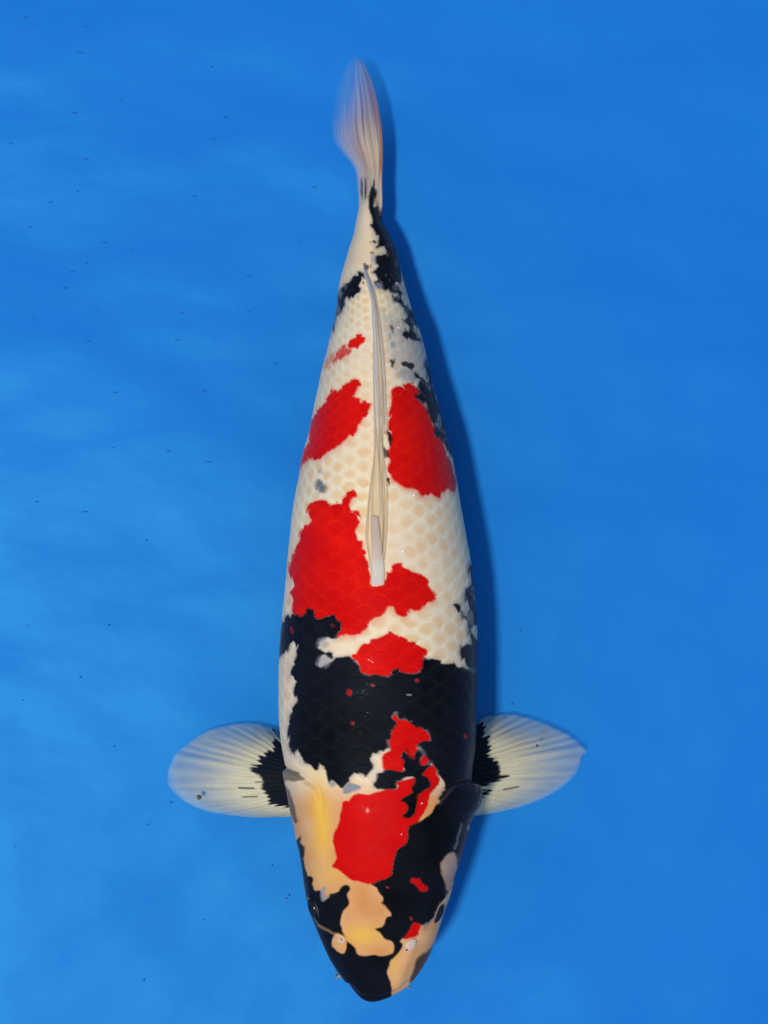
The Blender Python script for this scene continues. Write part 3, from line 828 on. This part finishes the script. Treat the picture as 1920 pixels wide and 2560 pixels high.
right_fin = pectoral(
    ZR((0, 1330), (0, 1150), (20, 900), (60, 650), (110, 450)),
    ZR((180, 1385), (300, 1370), (400, 1355), (550, 1325), (700, 1290), (850, 1240), (1000, 1180), (1130, 1110), (1230, 1040), (1330, 950), (1400, 860), (1430, 780), (1445, 700), (1500, 640), (1480, 610), (1400, 530),
       (1280, 440), (1150, 380), (1000, 310), (870, 265), (760, 240), (640, 212), (560, 215), (400, 225), (330, 240), (260, 300)),
    [ZR((320, 340), (325, 380), (310, 470), (370, 465), (365, 580), (395, 590), (355, 690), (400, 710), (440, 750), (475, 740), (470, 790), (505, 800), (485, 850), (510, 875), (490, 910), (520, 930), (595, 920), (560, 945),
        (480, 970), (400, 1000), (330, 1030), (260, 1055), (0, 1080), (0, 600), (100, 400), (290, 300)),
     ZR((0, 1120), (250, 1105), (330, 1095), (400, 1090), (370, 1115), (320, 1150), (260, 1160), (0, 1170))],
    [(ZR((550, 1078), (720, 1045)), 3)], .056, .010, 22, 3)
right_fin['label'] = 'pointed cream fin with a black base behind the black gill cover'

# tail fin: upper edge high and sharp, the blade leaning over and fading at its trailing edge
NU, NV = 150, 240
R_EDGE = [(948, 560)] + Z7((950, 2212), (945, 1980), (955, 1800), (965, 1600), (960, 1350), (930, 1080), (895, 860), (840, 640), (780, 480), (720, 350), (660, 260), (610, 215))
L_EDGE = [(896, 560)] + Z7((638, 2212), (628, 2050), (600, 1850), (560, 1740), (480, 1640), (395, 1540), (310, 1420), (270, 1280), (268, 1150), (285, 980), (310, 800), (350, 620), (410, 460), (490, 320), (560, 235))
re, le = resample(R_EDGE, NV), resample(L_EDGE, NV)
u = np.linspace(0, 1, NU)[:, None]
v = np.linspace(0, 1, NV)[None]
fx = re[None, :, 0]*(1-u) + le[None, :, 0]*u
fy = re[None, :, 1]*(1-u) + le[None, :, 1]*u
zr = np.interp(v, [0, .2, 1], [.056, .052, .042])
zl = np.interp(v, [0, .2, .6, 1], [.034, .026, .010, .014])
fold = .0035 * np.sin(u*2*math.pi*1.3 + v*2.0) * sstep(0, .3, v)
rays_t = 15
ridge = np.cos(2*math.pi*(u*rays_t + .5*vnoise(u*7, v*2.2)))*(.5 + vnoise(u*23 + 4, v*5))
tz = zr*(1-u**.9) + zl*u**.9 + fold + .0003*ridge*sstep(.02, .2, v)
TX, TY = W(fx, fy, tz)
blk = np.zeros(fx.shape)
for poly, amt in ((B_TAIL, 1), (Z6((625, 260), (650, 220), (662, 330), (660, 480), (645, 520), (625, 400)), .75), (Z6((682, 240), (700, 230), (712, 360), (700, 520), (688, 560), (682, 420)), .85)):
    blk = np.maximum(blk, amt * sstep(-1.8, 1.8, sdf(poly, fx + 1.5*vnoise(fx/6, fy/6), fy)))
tint = np.array([.80, .57, .37]) * np.ones(fx.shape + (1,))
stripe = sstep(-.35, .35, vnoise(u*17 + 2, v*2.1 + u*1.5) + .5*vnoise(u*31, v*3))
tint = tint * (1 - .78*stripe[..., None]*np.array([.55, .90, 1.0])*(sstep(.85, .3, u)*sstep(.15, .35, v))[..., None])
tint = tint + (LILAC - tint)*(.16*sstep(.35, .9, v) + .20*sstep(.12, .02, u))[..., None]
warm = np.exp(-((u-.30)/.2)**2 - ((v-.45)/.22)**2)
tint = tint + warm[..., None]*np.array([.13, .07, .0])
root_ = sstep(.34, .12, v)[..., None]
tint = tint*(1-root_) + np.array([.72, .57, .44])*root_
tint = tint*(1-blk[..., None]) + DARK*blk[..., None]
a = .97 - .62*sstep(.40, .95, v + .10*(vnoise(u*12, v*3))) - .62*sstep(.28, .95, u*1.05 + .14*v) * sstep(.06, .35, v)
a *= 1 - .34*(.5 - .5*ridge)*sstep(.2, .6, v)
a = np.clip(a + .08, .10, 1) * (sstep(1.0, .80, u) * .85 + .15) * (sstep(1.0, .93, v)*.8 + .2)
a = np.maximum(a, .55*np.exp(-u/.03)*sstep(1, .8, v))
a = np.clip(np.maximum(a, blk*.95*sstep(1, .7, u)), 0, .97)
tail = part('tail_fin', np.stack([TX, TY, tz], -1).reshape(-1, 3), grid_quads(NU, NV), M_TAIL, None,
            {'tint': tint.reshape(-1, 3), 'body': np.stack([a]*3, -1).reshape(-1, 3)})
for r in range(rays_t):
    i = int(round(r / rays_t * (NU-1)))
    js = np.linspace(8, NV - 8 - int(60*r/rays_t), 26).astype(int)
    pts = np.stack([TX[i, js], TY[i, js], tz[i, js] + .0002], -1) - ROOT
    rad = (.0008 if r else .0016) * np.linspace(1, .15, len(js))
    tin, al = np.repeat(tint[i, js], 6, 0), np.repeat(a[i, js]*(.22 + .3*rng.random() if r else .8), 6)
    tin, al = np.vstack([tin, tin[:1], tin[-1:]]), np.concatenate([al, al[:1], al[-1:]])
    tube('fin_ray', pts, rad, M_TAIL, tail, 6, {'tint': tin, 'body': np.stack([al]*3, -1)}, .7)

# dorsal fin: folded down along the back, its front spine lying on top
DE = np.array([
    (658, 907, 911), (680, 909, 918), (700, 914, 927), (730, 922, 938), (760, 928, 945), (800, 929, 954), (850, 931, 962), (900, 931, 966), (950, 930, 970), (1000, 931, 970),
    (1050, 932, 968), (1100, 933, 964), (1150, 931, 966), (1200, 925, 969), (1250, 918, 972), (1300, 912, 974), (1340, 909, 972), (1380, 915, 967), (1420, 922, 963), (1450, 926, 961), (1466, 929, 959)], float)
NU, NV = 70, 420
yy = np.linspace(658, 1466, NV)
dl_, dr_ = pchip(DE[:, 0], DE[:, 1], yy), pchip(DE[:, 0], DE[:, 2], yy)
u = np.linspace(0, 1, NU)[:, None]
fx = dl_[None]*(1-u) + dr_[None]*u
fy = np.repeat(yy[None], NU, 0)
Hd = np.interp(yy, [658, 700, 800, 950, 1150, 1300, 1400, 1466], [.010, .008, .0055, .005, .0055, .005, .004, .002])[None]
prof = np.where(u < .22, sstep(0, .22, u)**.7, 1 - .80*sstep(.22, 1, u)**1.0)
drift = (1466 - fy) / 808
wv = u*4.2 + drift*2.4 + .5*vnoise(u*4, fy/90) + .6*vnoise(u*9 + 3, fy/60)*.4
h = Hd*prof - .0012 + .0002*np.cos(2*math.pi*wv)*np.sin(math.pi*u)**.5
D = on_back(fx, fy, h)
rear = sstep(1180, 950, fy)
grv = .5 + .5*np.cos(2*math.pi*wv + .7)
tint = np.array([.90, .68, .40])*np.ones(fx.shape + (1,))
tint = tint*(1 - .36*(grv**2)[..., None]*np.array([.55, .8, 1.0]))
lil = np.clip(rear*sstep(.42, .14, u)*.75 + sstep(760, 680, fy) + sstep(1150, 1050, fy)*.18, 0, .9)
tint = tint + (LILAC*1.65 - tint)*lil[..., None]*.85
foot = sstep(1385, 1440, fy)[..., None]
tint = tint*(1-foot) + np.array([.74, .66, .54])*foot
a = np.full(fx.shape, .97)
a *= 1 - np.clip(0.9*sstep(.74, 1.05, u + .35*vnoise(u*3 + 5, fy/70) + .15*vnoise(u*9, fy/22)), 0, .95)
a *= 1 - .55*sstep(.10, 0, u)
dors = part('dorsal_fin', D.reshape(-1, 3), grid_quads(NU, NV)[:, ::-1], M_DORSAL, None, {'tint': tint.reshape(-1, 3), 'body': np.stack([a]*3, -1).reshape(-1, 3)})


def draw_ray(pts_px, lift, r0, r1, c, name='fin_ray', seg=8, flat=.8, al=.9, n=40):
    pr = resample(pts_px, n)
    hh = np.interp(np.linspace(0, 1, n), np.linspace(0, 1, len(lift)), lift)
    pts = on_back(pr[:, 0], pr[:, 1], hh) - ROOT
    s = np.linspace(0, 1, n)
    rad = (r0*(1-s) + r1*s) * np.sqrt(np.clip(1 - ((s - .965) / .035).clip(0, 1)**2, .02, 1))
    tin = np.tile(np.asarray(c, float), (n*seg + 2, 1)) if np.ndim(c) == 1 else np.vstack([np.repeat(c, seg, 0), c[:1], c[-1:]])
    return tube(name, pts, rad, M_DORSAL, dors, seg, {'tint': tin, 'body': np.full((n*seg + 2, 3), al)}, flat)


ns = 40
sc_ = np.linspace(0, 1, ns)[:, None]
spine_c = np.array([.82, .74, .62])*(1 - sstep(.2, .65, sc_)) + np.array([.70, .54, .45])*sstep(.2, .65, sc_)
draw_ray([(944, 1462), (945, 1420), (942, 1370), (938, 1330), (935, 1288)], [.0008, .0020, .0036, .0046, .0048], .0050, .0027, spine_c, 'spine', 16, .30, .55)
for pts, lf, r0 in (
        ([(958, 1400), (964, 1320), (966, 1240), (958, 1150), (948, 1060), (940, 960), (934, 860)], [.008, .010, .009, .009, .009, .010, .010], .0011),
        ([(952, 1390), (955, 1300), (952, 1220), (945, 1140), (938, 1050), (933, 950)], [.011, .012, .012, .012, .011, .011], .0011),
        ([(930, 1350), (928, 1260), (932, 1190), (938, 1110), (936, 1020)], [.012, .013, .013, .012, .011], .0010),
        ([(966, 1080), (962, 960), (955, 860), (944, 770), (930, 710)], [.006, .006, .007, .009, .011], .0010),
        ([(958, 1060), (954, 950), (947, 850), (937, 760), (920, 690)], [.008, .008, .008, .010, .012], .0010),
        ([(920, 1330), (919, 1270), (926, 1205), (931, 1160)], [.009, .011, .011, .010], .0009),
        ([(950, 1040), (944, 930), (940, 830), (932, 750), (912, 668)], [.010, .010, .010, .011, .014], .0011)):
    draw_ray(pts, [q_ * .40 for q_ in lf], r0 * .75, .0003, np.array([.78, .58, .36]) if pts[0][1] > 1200 else np.array([.70, .57, .44]), al=.3)

# ------------------------------------------------------------------ eyes, nostrils, barbels
M_EYE = plain('eye_black', (.006, .007, .010), .15, .25)
M_GOLD = plain('eye_gold', (.06, .045, .012), .25, .3)
M_PALE = plain('nostril_skin', (.62, .43, .31), .4, .25)
M_HOLE = plain('nostril_dark', (.012, .010, .012), .5, .1)
M_BARB = plain('barbel_skin', (.45, .32, .18), .45, .2)


def dome(name, c, nrm, t1, ru, rv, hgt_, mat, parent, nr=10, na=24, ring=False, hole=.35):
    """a low dome (or a rim round a hole) lying on the skin"""
    nrm = nrm / np.linalg.norm(nrm)
    t1 = t1 - nrm * np.dot(t1, nrm)
    t1 /= np.linalg.norm(t1)
    t2 = np.cross(nrm, t1)
    s = np.linspace(hole if ring else 0.02, 1, nr)[:, None]
    an = np.linspace(0, 2*math.pi, na, endpoint=False)[None]
    zz = (np.sin(math.pi*(s-hole)/(1-hole))**.8 if ring else np.sqrt(np.clip(1 - s**2, 0, 1))) * hgt_ - (.0004)
    V = c + (t1*(ru*s*np.cos(an))[..., None] + t2*(rv*s*np.sin(an))[..., None]) + nrm*(zz*np.ones_like(an))[..., None]
    return part(name, V.reshape(-1, 3), grid_quads(nr, na, True), mat, parent)


for (ex_, ey_), tdir, side in (((784, 2270), (.28, -1, 0), -1), ((1097, 2284), (.30, 1, 0), 1)):
    c, n_ = surf(ex_, ey_)
    n_ = n_ / np.linalg.norm(n_)
    t1 = np.array(tdir, float)
    c = c - n_*(.0014 if side < 0 else .0006)
    eye = dome('eye', c - n_*.0012, n_, t1, .0092, .0060, .0034, M_GOLD, None, 16, 32)
    dome('pupil', c - n_*.0008, n_, t1, .0086, .0054, .0044, M_EYE, eye, 12, 28)
    dome('eyelid', c - n_*.0014, n_, t1, .0118, .0080, .0018, plain('eyelid_skin', (.022, .026, .036) if side < 0 else (.07, .065, .06), .4, .25), eye, 8, 32, True, .72)
c, n_ = surf(*ZE((640, 1360))[0])
nost = dome('nostril', c, n_, np.array([.5, -1, 0.]), .0040, .0032, .0016, M_PALE, None, 10, 28, True, .42)
dome('nostril_hole', c, n_, np.array([.5, -1, 0.]), .0024, .0018, .0004, M_HOLE, nost, 6, 20)
c, n_ = surf(*ZF((405, 1290))[0])
nost = dome('nostril', c, n_, np.array([.6, 1, 0.]), .0052, .0042, .0019, M_PALE, None, 12, 28)
dome('nostril_hole', c + np.array([-.0026, -.0028, .0004]), n_, np.array([.6, 1, 0.]), .0018, .0009, .0010, M_HOLE, nost, 6, 20)

for (x0, y0), (x1, y1), z0 in (((1006, 2452), (1028, 2470), .100), ((858, 2430), (838, 2444), .096)):
    s = np.linspace(0, 1, 12)
    bx_, by_ = W(x0 + (x1-x0)*s, y0 + (y1-y0)*s + 4*np.sin(math.pi*s), z0 - .016*s)
    tube('barbel', np.stack([bx_, by_, z0 - .016*s], 1) - ROOT, .0017*(1-s*.75), M_BARB, koi, 8)

# ------------------------------------------------------------------ specks on the tub floor, added glint beads and crumbs
M_SPECK = plain('dark_grit', (.010, .120, .385), .7, .1, .25, 30)
sv, sq = [], []
spots = [(130, 85), (437, 133), (412, 271), (436, 467), (625, 512), (384, 583), (1095, 345), (1372, 461), (1165, 605), (52, 743), (441, 823), (1420, 937), (1628, 968), (398, 989), (1005, 1017), (645, 1126), (792, 1162),
         (147, 1177), (539, 1256), (1285, 1204), (1552, 1255), (445, 1363), (337, 1494), (1051, 1494), (502, 1602), (168, 1645), (942, 1623), (1230, 1595), (1287, 1616), (453, 1769), (918, 1761), (702, 1906), (1427, 1884),
         (593, 2035), (1056, 2029), (48, 390), (1100, 720), (258, 1047), (368, 1408), (1310, 1068), (680, 1293)]
spots = T(0, 0, 2.0738, *spots) + T(0, 1500, 2.0738, (145, 135), (563, 130), (535, 512), (590, 760), (415, 400), (770, 1165), (823, 1292), (885, 1052), (1410, 1378), (745, 1972), (465, 1730), (1055, 1660), (75, 1280), (115, 520)) + \
    [(70, 1185), (212, 1280), (90, 1255), (365, 1350), (390, 1345), (520, 1155), (280, 1120), (420, 1128), (345, 795), (510, 978), (690, 908), (620, 690), (1700, 2140), (1236, 1440), (1300, 1578), (1280, 1760), (1206, 2180)]
for (sx, sy) in spots[::2] + spots[1::4]:
    x, y = W(sx, sy, 0.003)
    long = sx < 800 and sy < 1500
    rx, ry = (rng.uniform(.0010, .0026), rng.uniform(.0003, .0006)) if long else (rng.uniform(.0004, .0009), rng.uniform(.0004, .0009))
    i0 = len(sv)
    for ang in range(8):
        sv.append((x + rx*math.cos(ang*math.pi/4), y + ry*math.sin(ang*math.pi/4), .0017))
    sv.append((x, y, .0017 + .0005))
    sq += [(i0+8, i0+j, i0+(j+1) % 8) for j in range(8)]
dirt = mesh_obj('dirt', np.array(sv), np.zeros((0, 4), int), M_SPECK, None, None, np.array(sq))
tag(dirt, 'scattered dark grit specks lying on the blue tub floor', kind='stuff')

t = NT('glint_bead_white')  # glossy white for the beads added as sun glints
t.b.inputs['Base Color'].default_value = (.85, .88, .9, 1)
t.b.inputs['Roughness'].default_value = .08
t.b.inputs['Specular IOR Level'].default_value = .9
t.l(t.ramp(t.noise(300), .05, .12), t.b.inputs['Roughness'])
M_GLINT = t.m


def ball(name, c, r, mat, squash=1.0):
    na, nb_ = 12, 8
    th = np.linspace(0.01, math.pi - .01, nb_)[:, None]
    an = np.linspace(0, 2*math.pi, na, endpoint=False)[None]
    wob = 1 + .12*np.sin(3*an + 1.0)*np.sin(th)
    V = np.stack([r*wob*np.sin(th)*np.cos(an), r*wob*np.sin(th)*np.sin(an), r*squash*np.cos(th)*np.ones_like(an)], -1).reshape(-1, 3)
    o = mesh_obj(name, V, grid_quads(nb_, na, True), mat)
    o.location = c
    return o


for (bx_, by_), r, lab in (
        (Z2((1108, 797))[0], .0005, 'tiny bright bead added as a glint on the red patch beside the black gill cover'),
        (Z5((953, 555))[0], .0006, 'tiny bright bead added as a glint on the grey scales beside the black flank blotches'),
        (Z4((968, 1120))[0], .0008, 'bright bead added as a glint on the white scales beside the dorsal spine'),
        (Z4((905, 1062))[0], .0005, 'small bright bead added as a glint just behind the one beside the dorsal spine'),
        (Z4((1050, 705))[0], .0008, 'bright bead added as a glint below the lower edge of the red patch on the flank'),
        (Z1((935, 262))[0], .0004, 'faint bead added as a glint near the dark edge of the red head patch')):
    p, n_ = surf(bx_, by_)  # small white beads added on the skin to stand in for sun glints
    b_ = ball('glint_bead', Vector(p + n_*r*.3), r, M_GLINT, .6)
    tag(b_, lab, 'glint', 'beads added as sun glints on the koi')
M_CRUMB = plain('brown_crumb', (.10, .07, .045), .7, .1)
for (cx_, cy_), z, r, lab in (((1343, 1864), .045, .0011, 'small dark crumb over the pointed cream fin behind the black gill cover'),
                              ((498, 1993), .036, .0020, 'brown crumb on the rounded cream fin beside the yellow cheek'),
                              ((716, 2246), .010, .0009, 'tiny dark crumb adrift beside the eye with the black brow'),
                              ((842, 2437), .020, .0010, 'tiny dark crumb beside the black lips of the koi')):
    x, y = W(cx_, cy_, z)
    tag(ball('crumb', (x, y, z), r, M_CRUMB, .5), lab, 'crumb', 'crumbs adrift in the water')
